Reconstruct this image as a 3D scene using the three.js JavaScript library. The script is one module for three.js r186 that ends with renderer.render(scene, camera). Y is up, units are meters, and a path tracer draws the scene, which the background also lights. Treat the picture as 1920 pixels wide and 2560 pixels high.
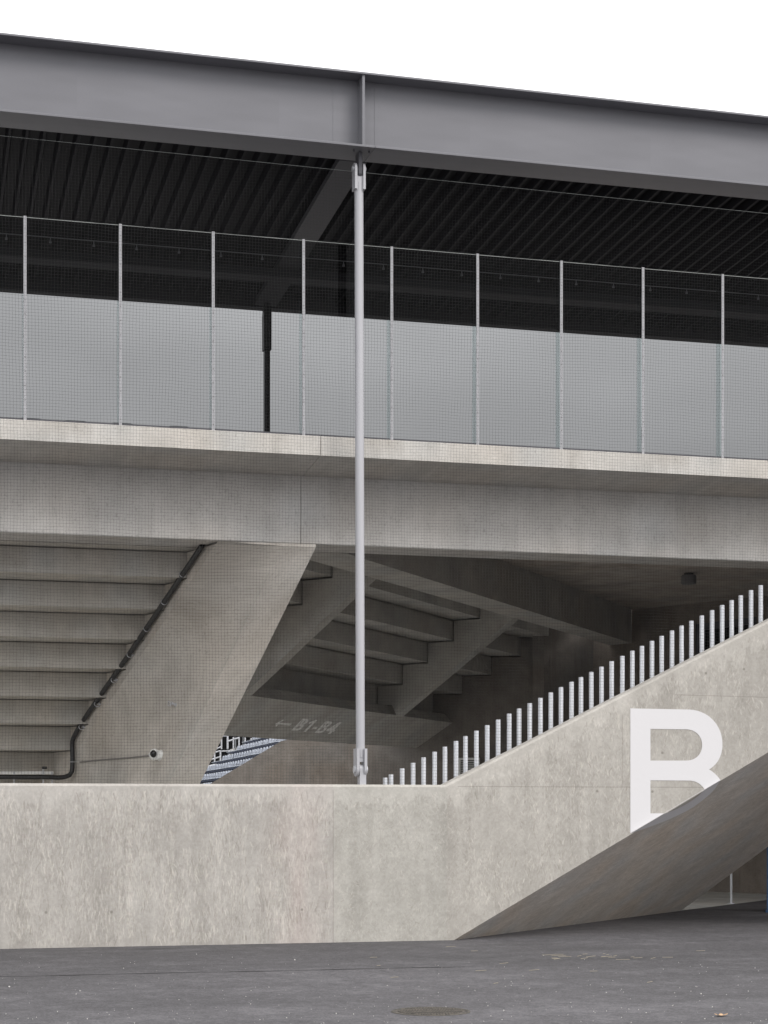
import * as THREE from 'three';
import { mergeGeometries } from 'three/addons/utils/BufferGeometryUtils.js';
import { FontLoader } from 'three/addons/loaders/FontLoader.js';
import { RoundedBoxGeometry } from 'three/addons/geometries/RoundedBoxGeometry.js';

// ------------------------------------------------------------------ camera, sky, sun, exposure
const FPX = 4700, EYE = 1.65, HOR = 2026, YAW = THREE.MathUtils.degToRad(15.5), DIST = 22.8;
const scene = new THREE.Scene();
const camera = new THREE.PerspectiveCamera(THREE.MathUtils.radToDeg(2 * Math.atan(1280 / FPX)), 1920 / 2560, 0.1, 900);
camera.position.set(0, EYE, DIST);
camera.rotation.y = -YAW;
camera.setViewOffset(1920, 2560, 0, -(HOR - 1280), 1920, 2560);   // vertical shift lens, level camera

{ // thin bright overcast: hazy towards the horizon, soft cloud streaks
  const w = 1024, h = 512, d = new Float32Array(w * h * 4);
  let q = 777; const r = () => (q = (q * 1664525 + 1013904223) >>> 0) / 4294967296;
  const G = [[24, 40], [48, 80], [96, 160], [192, 220]].map(([n, m]) => { const a = Float32Array.from({ length: n * m }, r); return (x, y) => { x *= n; y *= m; const i = Math.floor(x), j = Math.floor(y), f = x - i, g = y - j, s = f * f * (3 - 2 * f), t = g * g * (3 - 2 * g), A = (k, l) => a[Math.min(m - 1, l) * n + k % n]; return (A(i, j) * (1 - s) + A(i + 1, j) * s) * (1 - t) + (A(i, j + 1) * (1 - s) + A(i + 1, j + 1) * s) * t; }; });
  for (let j = 0; j < h; j++) for (let i = 0; i < w; i++) {
    const x = (i + .5) / w, y = (j + .5) / h, el = (y - .5) * Math.PI, deg = el * 57.2958;
    const s = Math.max(0, Math.sin(el)), hz = Math.max(0, Math.min(1, (deg - 7) / 11)), haze = .55 + .45 * hz * hz * (3 - 2 * hz);
    const cl = 1 + .24 * ((G[0](x, y) - .5) + .7 * (G[1](x, y) - .5) + .5 * (G[2](x, y) - .5) + .3 * (G[3](x, y) - .5));
    const L = (1.52 - .5 * s) * (el > 0 ? cl * haze : .55), k = (j * w + i) * 4;
    d[k] = L * .995; d[k + 1] = L * .996; d[k + 2] = L * 1.008; d[k + 3] = 1;
  }
  const t = new THREE.DataTexture(d, w, h, THREE.RGBAFormat, THREE.FloatType);
  t.mapping = THREE.EquirectangularReflectionMapping; t.magFilter = t.minFilter = THREE.LinearFilter; t.needsUpdate = true;
  scene.background = t; scene.environment = t;
}
const sun = new THREE.DirectionalLight(0xfffaf4, 1.25);
sun.position.set(30, 40, 34); sun.target.position.set(6, 2, -2); scene.add(sun, sun.target);
sun.castShadow = true; sun.shadow.radius = 45; sun.shadow.mapSize.set(2048, 2048);
Object.assign(sun.shadow.camera, { left: -22, right: 22, top: 22, bottom: -22, near: 1, far: 120 });

const renderer = new THREE.WebGLRenderer({ antialias: true });
renderer.toneMapping = THREE.LinearToneMapping;
renderer.toneMappingExposure = 1.46;
renderer.shadowMap.enabled = true;

// ------------------------------------------------------------------ helpers
let seed = 12345;
const rnd = () => (seed = (seed * 1664525 + 1013904223) >>> 0) / 4294967296;
const rr = (a, b) => a + (b - a) * rnd();
const V = (x, y, z) => new THREE.Vector3(x, y, z);
const CAM = V(0, EYE, DIST), FW = V(Math.sin(YAW), 0, -Math.cos(YAW)), RT = V(Math.cos(YAW), 0, Math.sin(YAW));
const ray = (u, v) => FW.clone().addScaledVector(RT, (u - 960) / FPX).add(V(0, (HOR - v) / FPX, 0));
const onZ = (u, v, z) => { const r = ray(u, v); return CAM.clone().addScaledVector(r, (z - CAM.z) / r.z); };
const onY = (u, v, y) => { const r = ray(u, v); return CAM.clone().addScaledVector(r, (y - CAM.y) / r.y); };
const onPl = (u, v, p, n) => { const r = ray(u, v); return CAM.clone().addScaledVector(r, p.clone().sub(CAM).dot(n) / r.dot(n)); };
const atT = (u, v, t) => CAM.clone().addScaledVector(ray(u, v), t);
const head = deg => V(Math.sin(deg * Math.PI / 180), 0, -Math.cos(deg * Math.PI / 180));   // plan heading, 0 = away from the facade
const zz = (x0, y0, s) => ([x, y]) => [x0 + x * s, y0 + y * s];

// box-projected uv in metres
function uvm(g) {
  if (g.index) g = g.toNonIndexed();
  if (!g.attributes.normal) g.computeVertexNormals();
  const p = g.attributes.position, n = g.attributes.normal, uv = new Float32Array(p.count * 2);
  for (let i = 0; i < p.count; i++) {
    const ax = Math.abs(n.getX(i)), ay = Math.abs(n.getY(i)), az = Math.abs(n.getZ(i));
    let a, b;
    if (ay > .8) { a = p.getX(i); b = p.getZ(i); } else if (ax > az) { a = p.getZ(i); b = p.getY(i); } else { a = p.getX(i); b = p.getY(i); }
    uv[i * 2] = a; uv[i * 2 + 1] = b;
  }
  g.setAttribute('uv', new THREE.BufferAttribute(uv, 2));
  return g;
}
function tris(list) { // list of [a,b,c] Vector3
  const a = new Float32Array(list.length * 9); let k = 0;
  for (const t of list) for (const v of t) { a[k++] = v.x; a[k++] = v.y; a[k++] = v.z; }
  const g = new THREE.BufferGeometry(); g.setAttribute('position', new THREE.BufferAttribute(a, 3)); g.computeVertexNormals();
  return uvm(g);
}
const quad = (a, b, c, d) => [[a, b, c], [a, c, d]];
function triangulate(pts, holes = []) { // planar 3-D polygon -> triangles
  const all = [pts, ...holes].flat();
  const n = V(0, 0, 0);
  for (let i = 0; i < pts.length; i++) { const a = pts[i], b = pts[(i + 1) % pts.length]; n.add(V((a.y - b.y) * (a.z + b.z), (a.z - b.z) * (a.x + b.x), (a.x - b.x) * (a.y + b.y))); }
  n.normalize();
  const ex = Math.abs(n.y) < .9 ? V(0, 1, 0).cross(n).normalize() : V(1, 0, 0).cross(n).normalize(), ey = n.clone().cross(ex);
  const f = p => new THREE.Vector2(p.dot(ex), p.dot(ey));
  const idx = THREE.ShapeUtils.triangulateShape(pts.map(f), holes.map(h => h.map(f)));
  return { list: idx.map(t => t.map(i => all[i])), n };
}
function prismG(pts, vec, holes = []) { // solid: polygon swept along vec
  const { list, n } = triangulate(pts, holes), out = [], mv = p => p.clone().add(vec), flip = n.dot(vec) > 0;
  for (const [a, b, c] of list) { const [x, y, z] = flip ? [a, c, b] : [a, b, c]; out.push([x, y, z], [mv(x), mv(z), mv(y)]); }
  for (const lp of [pts, ...holes]) for (let i = 0; i < lp.length; i++) {
    const a = lp[i], b = lp[(i + 1) % lp.length];
    out.push(...(flip ? quad(a, b, mv(b), mv(a)) : quad(b, a, mv(a), mv(b))));
  }
  return tris(out);
}
function loftG(A, B) { // closed solid between two sections with the same number of points
  const out = [];
  for (let i = 0; i < A.length; i++) { const j = (i + 1) % A.length; out.push(...quad(A[i], A[j], B[j], B[i])); }
  for (const [s, f] of [[A, 0], [B, 1]]) for (const t of triangulate(s).list) out.push(f ? t : [t[0], t[2], t[1]]);
  return tris(out);
}
const box = (x0, x1, y0, y1, z0, z1) => uvm(new THREE.BoxGeometry(x1 - x0, y1 - y0, z1 - z0).translate((x0 + x1) / 2, (y0 + y1) / 2, (z0 + z1) / 2));
function rbox(x0, x1, y0, y1, z0, z1, r = .01) { return uvm(new RoundedBoxGeometry(x1 - x0, y1 - y0, z1 - z0, 2, r).translate((x0 + x1) / 2, (y0 + y1) / 2, (z0 + z1) / 2)); }
function cyl(a, b, r, seg = 20, r2 = r) { // cylinder between two points
  const d = b.clone().sub(a), g = new THREE.CylinderGeometry(r2, r, d.length(), seg);
  g.applyQuaternion(new THREE.Quaternion().setFromUnitVectors(V(0, 1, 0), d.normalize())); g.translate((a.x + b.x) / 2, (a.y + b.y) / 2, (a.z + b.z) / 2);
  return g.toNonIndexed();
}
const tube = (pts, r, seg = 60, rad = 14) => new THREE.TubeGeometry(new THREE.CatmullRomCurve3(pts, false, 'centripetal'), seg, r, rad).toNonIndexed();
const merge = l => mergeGeometries(l.map(g => { if (g.index) g = g.toNonIndexed(); for (const k of Object.keys(g.attributes)) if (!['position', 'normal', 'uv'].includes(k)) g.deleteAttribute(k); return g; }));

const names = {};
function numbered(n) { names[n] = (names[n] ?? -1) + 1; return names[n] ? n + '_' + String(names[n]).padStart(3, '0') : n; }
function thing(name, label, category, group) {
  const o = new THREE.Group(); o.name = numbered(name); o.userData = { label, category }; if (group) o.userData.group = group; scene.add(o); return o;
}
function part(parent, name, g, m) { const o = new THREE.Mesh(g, m); o.name = name; o.castShadow = o.receiveShadow = true; parent.add(o); return o; }
function single(name, label, category, g, m, group) { const o = part(scene, numbered(name), g, m); o.userData = { label, category }; if (group) o.userData.group = group; return o; }
function struct(name, g, m) { const o = part(scene, name, g, m); o.userData = { kind: 'structure' }; return o; }

// ------------------------------------------------------------------ procedural textures
function canvasTex(w, h, draw, srgb = true) {
  const c = document.createElement('canvas'); c.width = w; c.height = h;
  draw(c.getContext('2d'), w, h);
  const t = new THREE.CanvasTexture(c); if (srgb) t.colorSpace = THREE.SRGBColorSpace;
  t.wrapS = t.wrapT = THREE.RepeatWrapping; t.anisotropy = 8; return t;
}
// value noise, tileable
function noiseGrid(n) { const a = new Float32Array(n * n); for (let i = 0; i < n * n; i++) a[i] = rnd(); return (x, y) => {
  x = ((x % 1) + 1) % 1 * n; y = ((y % 1) + 1) % 1 * n; const i = x | 0, j = y | 0, f = x - i, g = y - j, s = f * f * (3 - 2 * f), t = g * g * (3 - 2 * g), I = (i + 1) % n, J = (j + 1) % n;
  return (a[j * n + i] * (1 - s) + a[j * n + I] * s) * (1 - t) + (a[J * n + i] * (1 - s) + a[J * n + I] * s) * t; }; }
function noiseTex(size, fn, srgb = true) { // fn(u,v)->[r,g,b] 0..255
  const d = new Uint8Array(size * size * 4);
  for (let j = 0; j < size; j++) for (let i = 0; i < size; i++) { const c = fn(i / size, j / size, i, j), k = (j * size + i) * 4; d[k] = c[0]; d[k + 1] = c[1]; d[k + 2] = c[2]; d[k + 3] = 255; }
  const t = new THREE.DataTexture(d, size, size); t.magFilter = THREE.LinearFilter; t.minFilter = THREE.LinearMipmapLinearFilter; t.generateMipmaps = true;
  t.wrapS = t.wrapT = THREE.RepeatWrapping; if (srgb) t.colorSpace = THREE.SRGBColorSpace; t.needsUpdate = true; return t;
}
const clamp = v => Math.max(0, Math.min(255, v));
const N8 = noiseGrid(8), N16 = noiseGrid(16), N32 = noiseGrid(32), N64 = noiseGrid(64), N128 = noiseGrid(128);
// smooth precast concrete: cloudy tone, vertical run marks, pores
function concreteTex(base, amp, run, metres) {
  const t = noiseTex(1024, (u, v) => {
    const cloud = (N8(u, v) - .5) * .9 + (N16(u + .3, v + .1) - .5) * .7 + (N32(u, v) - .5) * .5 + (N128(u, v) - .5) * .25;
    const streak = (N64(u, v * .06) - .5) * .8 + (N128(u + .2, v * .1) - .5) * .5;
    const pore = Math.pow(N128(u * 3, v * 3), 14) * -40 - Math.pow(N128(u * 2 + .4, v * 2 + .7), 9) * 26;
    const warm = (N8(u + .5, v + .5) - .5) * 4;
    const l = cloud * amp + streak * run + pore + (rnd() - .5) * 9;
    return [clamp(base[0] + l + warm), clamp(base[1] + l), clamp(base[2] + l - warm)];
  });
  t.repeat.set(1 / metres, 1 / metres); return t;
}
const concBump = noiseTex(512, (u, v) => { const l = 128 + (N64(u, v) - .5) * 90 + (N128(u * 2, v * 2) - .5) * 90 + (rnd() - .5) * 40; return [l, l, l]; }, false);
concBump.repeat.set(.5, .5);
const M = {};
const conc = (base, amp, run, metres, bump = .002) => new THREE.MeshStandardMaterial({ map: concreteTex(base, amp, run, metres), roughness: .88, bumpMap: concBump, bumpScale: bump });
M.beam = conc([188, 185, 181], 15, 8, 5);
M.slab = conc([194, 190, 184], 16, 9, 4);
M.raker = conc([190, 184, 176], 22, 9, 4.3);
M.step = conc([184, 180, 173], 14, 8, 3.1);
M.corner = conc([168, 165, 160], 18, 6, 3.7);
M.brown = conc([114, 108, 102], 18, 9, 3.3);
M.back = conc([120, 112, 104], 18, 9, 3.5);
M.ceil = conc([164, 156, 148], 26, 4, 3.9);
M.floor = conc([198, 196, 191], 18, 4, 5);
// fine directional grain for the ramp soffit: planks ran up the slope
M.soffit = new THREE.MeshStandardMaterial({ roughness: .9, bumpMap: concBump, bumpScale: .003, map: noiseTex(1024, (u, v) => {
  const g = (N64(u * 1, v * 8) - .5) * 34 + (N128(u * 2, v * 12 % 1) - .5) * 26 + (N16(u, v * 2) - .5) * 14 + (N8(u, v) - .5) * 10 + (rnd() - .5) * 16;
  const w = (N8(u + .2, v) - .5) * 8; return [clamp(190 + g + w), clamp(182 + g), clamp(173 + g - w)]; }) });
M.soffit.map.repeat.set(1 / 3, 1 / 3);

// the long wall and stair parapet: etched, straw-like marks, run stains, joints and tie holes, drawn in wall coordinates
const WX0 = .5, WXL = 12.8, WYL = 5.2, WPX = 160;
const WJ = onZ(833, 2100, 0).x;                        // vertical construction joint
const parTop = x => x < 7.135 ? 1.975 : 1.975 + (x - 7.135) * .4885;
M.wall = new THREE.MeshStandardMaterial({ roughness: .9, bumpMap: concBump, bumpScale: .0025, map: canvasTex(2048, 832, (c, w, h) => {
  const img = c.createImageData(w, h), D = img.data;
  for (let j = 0; j < h; j++) for (let i = 0; i < w; i++) {
    const X = WX0 + i / WPX, Y = (h - j) / WPX, u = X / 12.8, v = Y / 12.8, k = (j * w + i) * 4;
    const cloud = (N8(u, v) - .5) * 7 + (N16(u * 1.2, v * 1.2) - .5) * 5 + (N32(u, v) - .5) * 5 + (N128(u, v) - .5) * 8 + (N128(u * 4, v * 4) - .5) * 10;
    const edge = parTop(X) - Y, run = (N64(u, v * .12) - .5) * 10 + (N128(u + .31, v * .16) - .5) * 11;
    const ragged = .16 + .3 * N128(u * 1.5, .3) * N32(u, .7);              // washed, paler band left under the top edge, ragged lower outline
    const band = 11 * Math.max(0, Math.min(1, (ragged * 1.2 + .03 - edge + (N128(u * 5, v * 2) - .5) * .22 + (N64(u * 3, v * 2) - .5) * .16) / .09));
    const panel = X > WJ && X < 7.15 && Y < 1.98 ? [1, 2, 1] : X < WJ ? [0, 0, 0] : [2, 2, 1];
    const pink = Math.max(0, 1 - Math.abs(X - (WJ - .45)) / .55) * N64(u, v * .3) * 5;
    const l = cloud + run * (1 - band / 20) + band + (rnd() - .5) * 9;
    D[k] = clamp(159 + l + panel[0] + pink); D[k + 1] = clamp(155 + l + panel[1]); D[k + 2] = clamp(149.5 + l + panel[2]); D[k + 3] = 255;
  }
  c.putImageData(img, 0, 0);
  c.lineCap = 'round';
  const X2 = x => (x - WX0) * WPX, Y2 = y => h - y * WPX;
  for (let n = 0; n < 44000; n++) {                    // pale and dark etched strokes
    const x = rr(WX0, WX0 + WXL), y = rr(0, parTop(x)), patch = N32(x / 12.8 * 1.3, y / 12.8 * 1.3), edge = parTop(x) - y;
    if (edge < .13 || patch < rnd() * .75) continue;
    const fine = x > WJ && x < 7.4, low = x > 7.4, L = fine ? rr(.02, .05) : low ? rr(.025, .08) : rr(.03, .12);
    const spread = fine ? 1.5 : low ? .8 : .42, a = (rnd() + rnd() - 1) * spread, b = a + rr(-.5, .5);
    const dark = rnd() < .36;
    c.strokeStyle = dark ? `rgba(104,98,90,${rnd() < .2 ? rr(.16, .3) : rr(.05, .15)})` : `rgba(212,206,197,${rnd() < .2 ? rr(.22, .42) : rr(.05, .22)})`;
    c.lineWidth = rr(.7, fine ? 1.2 : 1.9);
    c.beginPath(); c.moveTo(X2(x), Y2(y)); c.quadraticCurveTo(X2(x + Math.sin(a) * L * .5), Y2(y + Math.cos(a) * L * .5), X2(x + Math.sin(a) * L * .5 + Math.sin(b) * L * .5), Y2(y + Math.cos(a) * L * .5 + Math.cos(b) * L * .5)); c.stroke();
  }
  for (const [u0, wd, al] of [[325, 9, .3], [300, 5, .2], [430, 6, .22], [610, 4, .14], [125, 6, .18], [240, 3, .12]]) {   // lime runs
    const x = onZ(u0, 2200, 0).x;
    for (let y = 1.78; y > .1; y -= .012) { c.fillStyle = `rgba(206,200,191,${al * rr(.15, .9) * (N32(y, u0 / 900) + .2)})`; const ww = wd * rr(.4, 1.4); c.fillRect(X2(x) + rr(-3, 3) - ww / 2, Y2(y), ww, 3); }
  }
  for (const [u0, wd, al] of [[270, 16, .1], [500, 14, .08], [690, 18, .09], [360, 9, .12], [815, 12, .12], [60, 12, .08]]) { // grey runs
    const x = onZ(u0, 2200, 0).x;
    for (let y = rr(1.5, 1.75); y > .05; y -= .012) { c.fillStyle = `rgba(120,112,104,${al * rr(.1, 1) * N32(y * 1.3, u0 / 700)})`; const ww = wd * rr(.5, 1.5); c.fillRect(X2(x) + rr(-4, 4) - ww / 2, Y2(y), ww, 3); }
  }
  c.lineWidth = 1.1;
  const line = (x0, y0, x1, y1, a) => { c.strokeStyle = `rgba(96,90,84,${a})`; c.beginPath(); c.moveTo(X2(x0), Y2(y0)); c.lineTo(X2(x1), Y2(y1)); c.stroke(); };
  line(WJ, 0, WJ, 1.9, .4); line(7.3, 1.955, 10.8, 1.955, .5); line(9.55, 1.955, 9.55, 2.9, .3); line(10.3, 3.17, 12.6, 3.15, .45);
  for (const [u, v] of [[115, 2281], [279, 2280], [755, 2274], [1656, 1882], [1860, 1673], [1765, 1683], [1493, 1978], [1631, 1979]]) { const p = onZ(u, v, 0); c.fillStyle = 'rgba(120,116,110,.75)'; c.beginPath(); c.arc(X2(p.x), Y2(p.y), 2.6, 0, 7); c.fill(); }
}) });
function wallUV(g) { const p = g.attributes.position, n = g.attributes.normal, uv = g.attributes.uv; for (let i = 0; i < p.count; i++) if (Math.abs(n.getZ(i)) > .4) uv.setXY(i, (p.getX(i) - WX0) / WXL, p.getY(i) / WYL); else uv.setXY(i, (p.getX(i) - WX0 + p.getZ(i) * .2) / WXL, p.getY(i) / WYL - .01); return g; }

M.asphalt = new THREE.MeshStandardMaterial({ vertexColors: true, roughness: .82, bumpMap: concBump, bumpScale: .004, map: noiseTex(2048, (u, v) => {
  const agg = (N128(u * 4, v * 4) - .5) * 40 + (N128(u * 2 + .3, v * 2) - .5) * 24 + (N64(u, v) - .5) * 16 + (rnd() - .5) * 30;
  const sp = rnd() > .9975 ? rr(40, 110) : 0, dust = Math.max(0, N16(u, v) * .6 + N64(u + .1, v) * .4 - .52) * 90;
  const l = 83 + agg * .7 + sp * .7 + dust * .35; return [clamp(l), clamp(l - 1), clamp(l + 1)]; }) });
M.asphalt.map.repeat.set(1 / 5, 1 / 5);

const std = (r, g, b, rough = .6, metal = 0, x = {}) => new THREE.MeshStandardMaterial({ color: new THREE.Color().setRGB(r, g, b), roughness: rough, metalness: metal, ...x });
const paintMottle = noiseTex(512, (u, v) => { const l = 238 + (N8(u * .3, v) - .5) * 9 + (N32(u * .2, v) - .5) * 8 + (rnd() - .5) * 6; return [clamp(l), clamp(l), clamp(l)]; });
paintMottle.repeat.set(1 / 2.5, 1 / 2.5);
M.steel = new THREE.MeshPhysicalMaterial({ color: new THREE.Color().setRGB(.21, .21, .228), roughness: .42, ior: 1.5, specularIntensity: .45, map: paintMottle });
const dull = (r, g, b, rough, sp) => new THREE.MeshPhysicalMaterial({ color: new THREE.Color().setRGB(r, g, b), roughness: rough, specularIntensity: sp });
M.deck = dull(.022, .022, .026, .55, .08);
M.darkSteel = dull(.095, .095, .105, .5, .25);
M.poleWhite = new THREE.MeshStandardMaterial({ color: new THREE.Color().setRGB(.47, .47, .495), roughness: .45, map: paintMottle });
M.galv = new THREE.MeshStandardMaterial({ color: new THREE.Color().setRGB(.62, .63, .66), roughness: .5, metalness: .25, map: paintMottle });
M.postGrey = new THREE.MeshStandardMaterial({ color: new THREE.Color().setRGB(.43, .43, .45), roughness: .5, map: paintMottle });
M.rod = new THREE.MeshStandardMaterial({ color: new THREE.Color().setRGB(.76, .78, .82), roughness: .42, metalness: .1, map: paintMottle });
M.white = new THREE.MeshStandardMaterial({ color: new THREE.Color().setRGB(.62, .61, .62), roughness: .8, bumpMap: concBump, bumpScale: .001 });
M.signGrey = new THREE.MeshStandardMaterial({ color: new THREE.Color().setRGB(.86, .85, .83), roughness: .9, map: paintMottle });
M.black = std(.012, .012, .013, .4);
M.net = std(.028, .028, .03, .6);
M.glass = new THREE.MeshPhysicalMaterial({ color: new THREE.Color().setRGB(.214, .217, .22), roughness: 0, transmission: 1, thickness: 0, ior: 1.45, specularIntensity: .12, side: THREE.DoubleSide });
M.fin = new THREE.MeshPhysicalMaterial({ color: new THREE.Color().setRGB(.86, .9, .9), roughness: 0, transmission: 1, thickness: 0, ior: 1.45, specularIntensity: .3, side: THREE.DoubleSide });
M.trim = std(.3, .32, .31, .3);
M.seat = std(.35, .38, .44, .4);
M.paleSeat = std(.62, .7, .73, .5);
M.navy = std(.03, .04, .07, .6);
M.cladding = std(.055, .056, .06, .7);
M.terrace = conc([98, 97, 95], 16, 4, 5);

// ------------------------------------------------------------------ ground
const sofB0 = onY(1702, 2277, 0);
{
  const axis = (lo, hi, n, far) => { const a = []; for (const f of far) a.push(-f); for (let i = 0; i <= n; i++) a.push(lo + (hi - lo) * i / n); for (const f of [...far].reverse()) a.push(f); return a; };
  const xs = axis(-12, 26, 152, [420, 120, 40]), zs = axis(-18, 24, 168, [420, 150, 45]);
  const pos = [], col = [], uv = [], idx = [];
  for (const z of zs) for (const x of xs) {
    pos.push(x, 0, z); uv.push(x, z);
    const s = 1 / 40, m = 1 + (N8(x * s, z * s) - .5) * .35 + (N32(x * s + .2, z * s * 1.6) - .5) * .2 + (N64(x * s * .8, z * s * 2) - .5) * .14 + (N64(x * s * .22, z * s * 3.1) - .5) * .2 + (N128(x * s * .15 + .4, z * s * 3.3) - .5) * .16;
    const d = Math.hypot((x - 3.35) * .55, (z - .42) * 3.2) < .26 + .1 * rnd() ? .55 : 1;                     // oil stain by the wall
    col.push(.9 * m * d, .885 * m * d, .9 * m * d);
  }
  for (let j = 0; j < zs.length - 1; j++) for (let i = 0; i < xs.length - 1; i++) { const a = j * xs.length + i, b = a + 1, c = a + xs.length, e = c + 1; idx.push(a, c, b, b, c, e); }
  const g = new THREE.BufferGeometry(); g.setAttribute('position', new THREE.Float32BufferAttribute(pos, 3)); g.setAttribute('color', new THREE.Float32BufferAttribute(col, 3)); g.setAttribute('uv', new THREE.Float32BufferAttribute(uv, 2)); g.setIndex(idx); g.computeVertexNormals();
  struct('ground', g, M.asphalt);
  // tarred seam
  const p = [], n = 60;
  for (let i = 0; i < n; i++) {
    const f0 = i / n, f1 = (i + 1) / n, pt = (f, s) => V(-1 + 8.4 * f, .004, 3.76 + .2 * f + .02 * Math.sin(f * 23) + s * .5 * (f > .86 ? .01 : .03 + .012 * Math.sin(f * 57)));
    p.push(...quad(pt(f0, -1), pt(f0, 1), pt(f1, 1), pt(f1, -1)));
  }
  struct('pavement_seam', tris(p), std(.018, .018, .02, .7));
  struct('concrete_floor', tris(triangulate([V(-9, .004, -.262), V(7.0, .004, -.262), sofB0.clone().setY(.004), onY(1990, 2241, .004).setY(.004), V(26, .004, -17.5), V(26, .004, -24), V(-9, .004, -24)]).list.map(t => [t[0], t[2], t[1]])), M.floor);
}

// ------------------------------------------------------------------ stair with its parapet, the long wall and the painted B
const stair = thing('concrete_stair', 'long pale concrete wall rising into a stair parapet painted with a big white B', 'stair');
const sofA = V(7.245, 0, 0), sofB = onY(1702, 2277, 0), sofD = onZ(1920, 1881, 0);
const sofN = sofB.clone().sub(sofA).cross(sofD.clone().sub(sofA)).normalize(); if (sofN.y > 0) sofN.negate();
{
  const XE = 13.25, yS = x => (x - 7.245) * (2.424 / 4.394);
  const c = .03, XM = 7.245;
  // wall body with a chamfer along the top
  const prof = [V(-4, -.05, 0), V(XM - .09, -.05, 0), V(XE, yS(XE), 0), V(XE, parTop(XE) - c, 0), V(7.135, parTop(7.135) - c, 0), V(-4, 1.975 - c, 0)];
  const back = prof.map(p => V(p.x, p.y, -.25));
  const out = [...triangulate(prof).list, ...triangulate(back).list.map(t => [t[0], t[2], t[1]])];
  const top = [V(-4, 1.975, -c), V(7.135, 1.975, -c), V(XE, parTop(XE), -c)], topB = top.map(p => V(p.x, p.y, -.25));
  const fr = [prof[5], prof[4], prof[3]], bk = [back[5], back[4], back[3]];
  for (let i = 0; i < 2; i++) { out.push(...quad(fr[i], fr[i + 1], top[i + 1], top[i]), ...quad(top[i], top[i + 1], topB[i + 1], topB[i]), ...quad(topB[i], topB[i + 1], bk[i + 1], bk[i])); }
  for (const [i, j] of [[0, 1], [1, 2], [2, 3], [5, 0]]) out.push(...quad(prof[i], back[i], back[j], prof[j]));
  part(stair, 'parapet_wall', wallUV(tris(out)), M.wall);
  // flight: its soffit starts on the ground along a 45 degree line
  const a = sofA.clone(), b = sofB.clone(), rear = onPl(1920, 2117, sofA, sofN).sub(sofB), cc = b.clone().addScaledVector(rear, 2.6), d = V(XE, yS(XE), 0);
  const off = sofA.clone().sub(a); a.z = -.001;
  const ax = sofD.clone().sub(sofA).normalize(), ay = sofN.clone().cross(ax);
  const g = prismG([a, b, cc, d.clone().setZ(-.001)], V(0, .32, 0));
  { const p = g.attributes.position, n = g.attributes.normal, uv = g.attributes.uv; for (let i = 0; i < p.count; i++) { const q = V(p.getX(i), p.getY(i), p.getZ(i)); uv.setXY(i, q.dot(ax), q.dot(ay)); } }
  part(stair, 'flight_soffit', g, M.soffit);
  // steps of the flight
  for (let k = 0; k < 18; k++) { const x = 7.5 + k * .3, y = yS(x) + .34; part(stair, 'step', box(x, x + .32, y - .1, y + .1 + .0, -2.2, -.56), M.floor); }

  // painted letter on the wall
  const q = zz(1100, 1720, 820 / 1659), w = pt => { const p = onZ(...q(pt), 0); return p; };
  const bez = (p0, p1, p2, p3, n = 14) => { const o = []; for (let i = 1; i <= n; i++) { const t = i / n, s = 1 - t; o.push([0, 1].map(k => s * s * s * p0[k] + 3 * s * s * t * p1[k] + 3 * s * t * t * p2[k] + t * t * t * p3[k])); } return o; };
  const eps = V(0, 0, .004);
  const outer = [[962, 103], [1262, 109], ...bez([1262, 109], [1360, 114], [1428, 190], [1428, 285]), ...bez([1428, 285], [1428, 345], [1400, 390], [1360, 412]), ...bez([1360, 412], [1385, 426], [1403, 444], [1418, 466]), [962, 735]];
  const hole1 = [[1064, 207], [1245, 209], ...bez([1245, 209], [1292, 210], [1325, 244], [1325, 288]), ...bez([1325, 288], [1325, 334], [1294, 367], [1245, 367]), [1064, 367]];
  const edgeY = x => 735 + (x - 962) * (466 - 735) / (1418 - 962) - 1.2;
  const hole2 = [[1064, 467], [1262, 468.5], ...bez([1262, 468.5], [1298, 470], [1322, 488], [1337, 512]), [1140, edgeY(1140) - .5], [1132, 634], [1064, 634]];
  const P = l => l.map(w).map(p => p.add(eps));
  part(stair, 'painted_letter', tris(triangulate(P(outer), [P(hole1), P(hole2)]).list), M.white);
  // and where it folds round onto the soffit
  const z2 = zz(1500, 1860, 360 / 1659), s = pt => onPl(...z2(pt), sofA, sofN).addScaledVector(sofN, .004);
  const so = [[352, 1028], [735, 801], ...bez([735, 801], [900, 748], [1060, 672], [1192, 533], 12), [1384, 414], ...bez([1384, 414], [1330, 530], [1230, 615], [1080, 720], 10), ...bez([1080, 720], [900, 835], [640, 930], [352, 1028], 12).slice(0, -1)];
  part(stair, 'painted_letter_return', tris(triangulate(so.map(s)).list), M.white);
}

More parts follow.
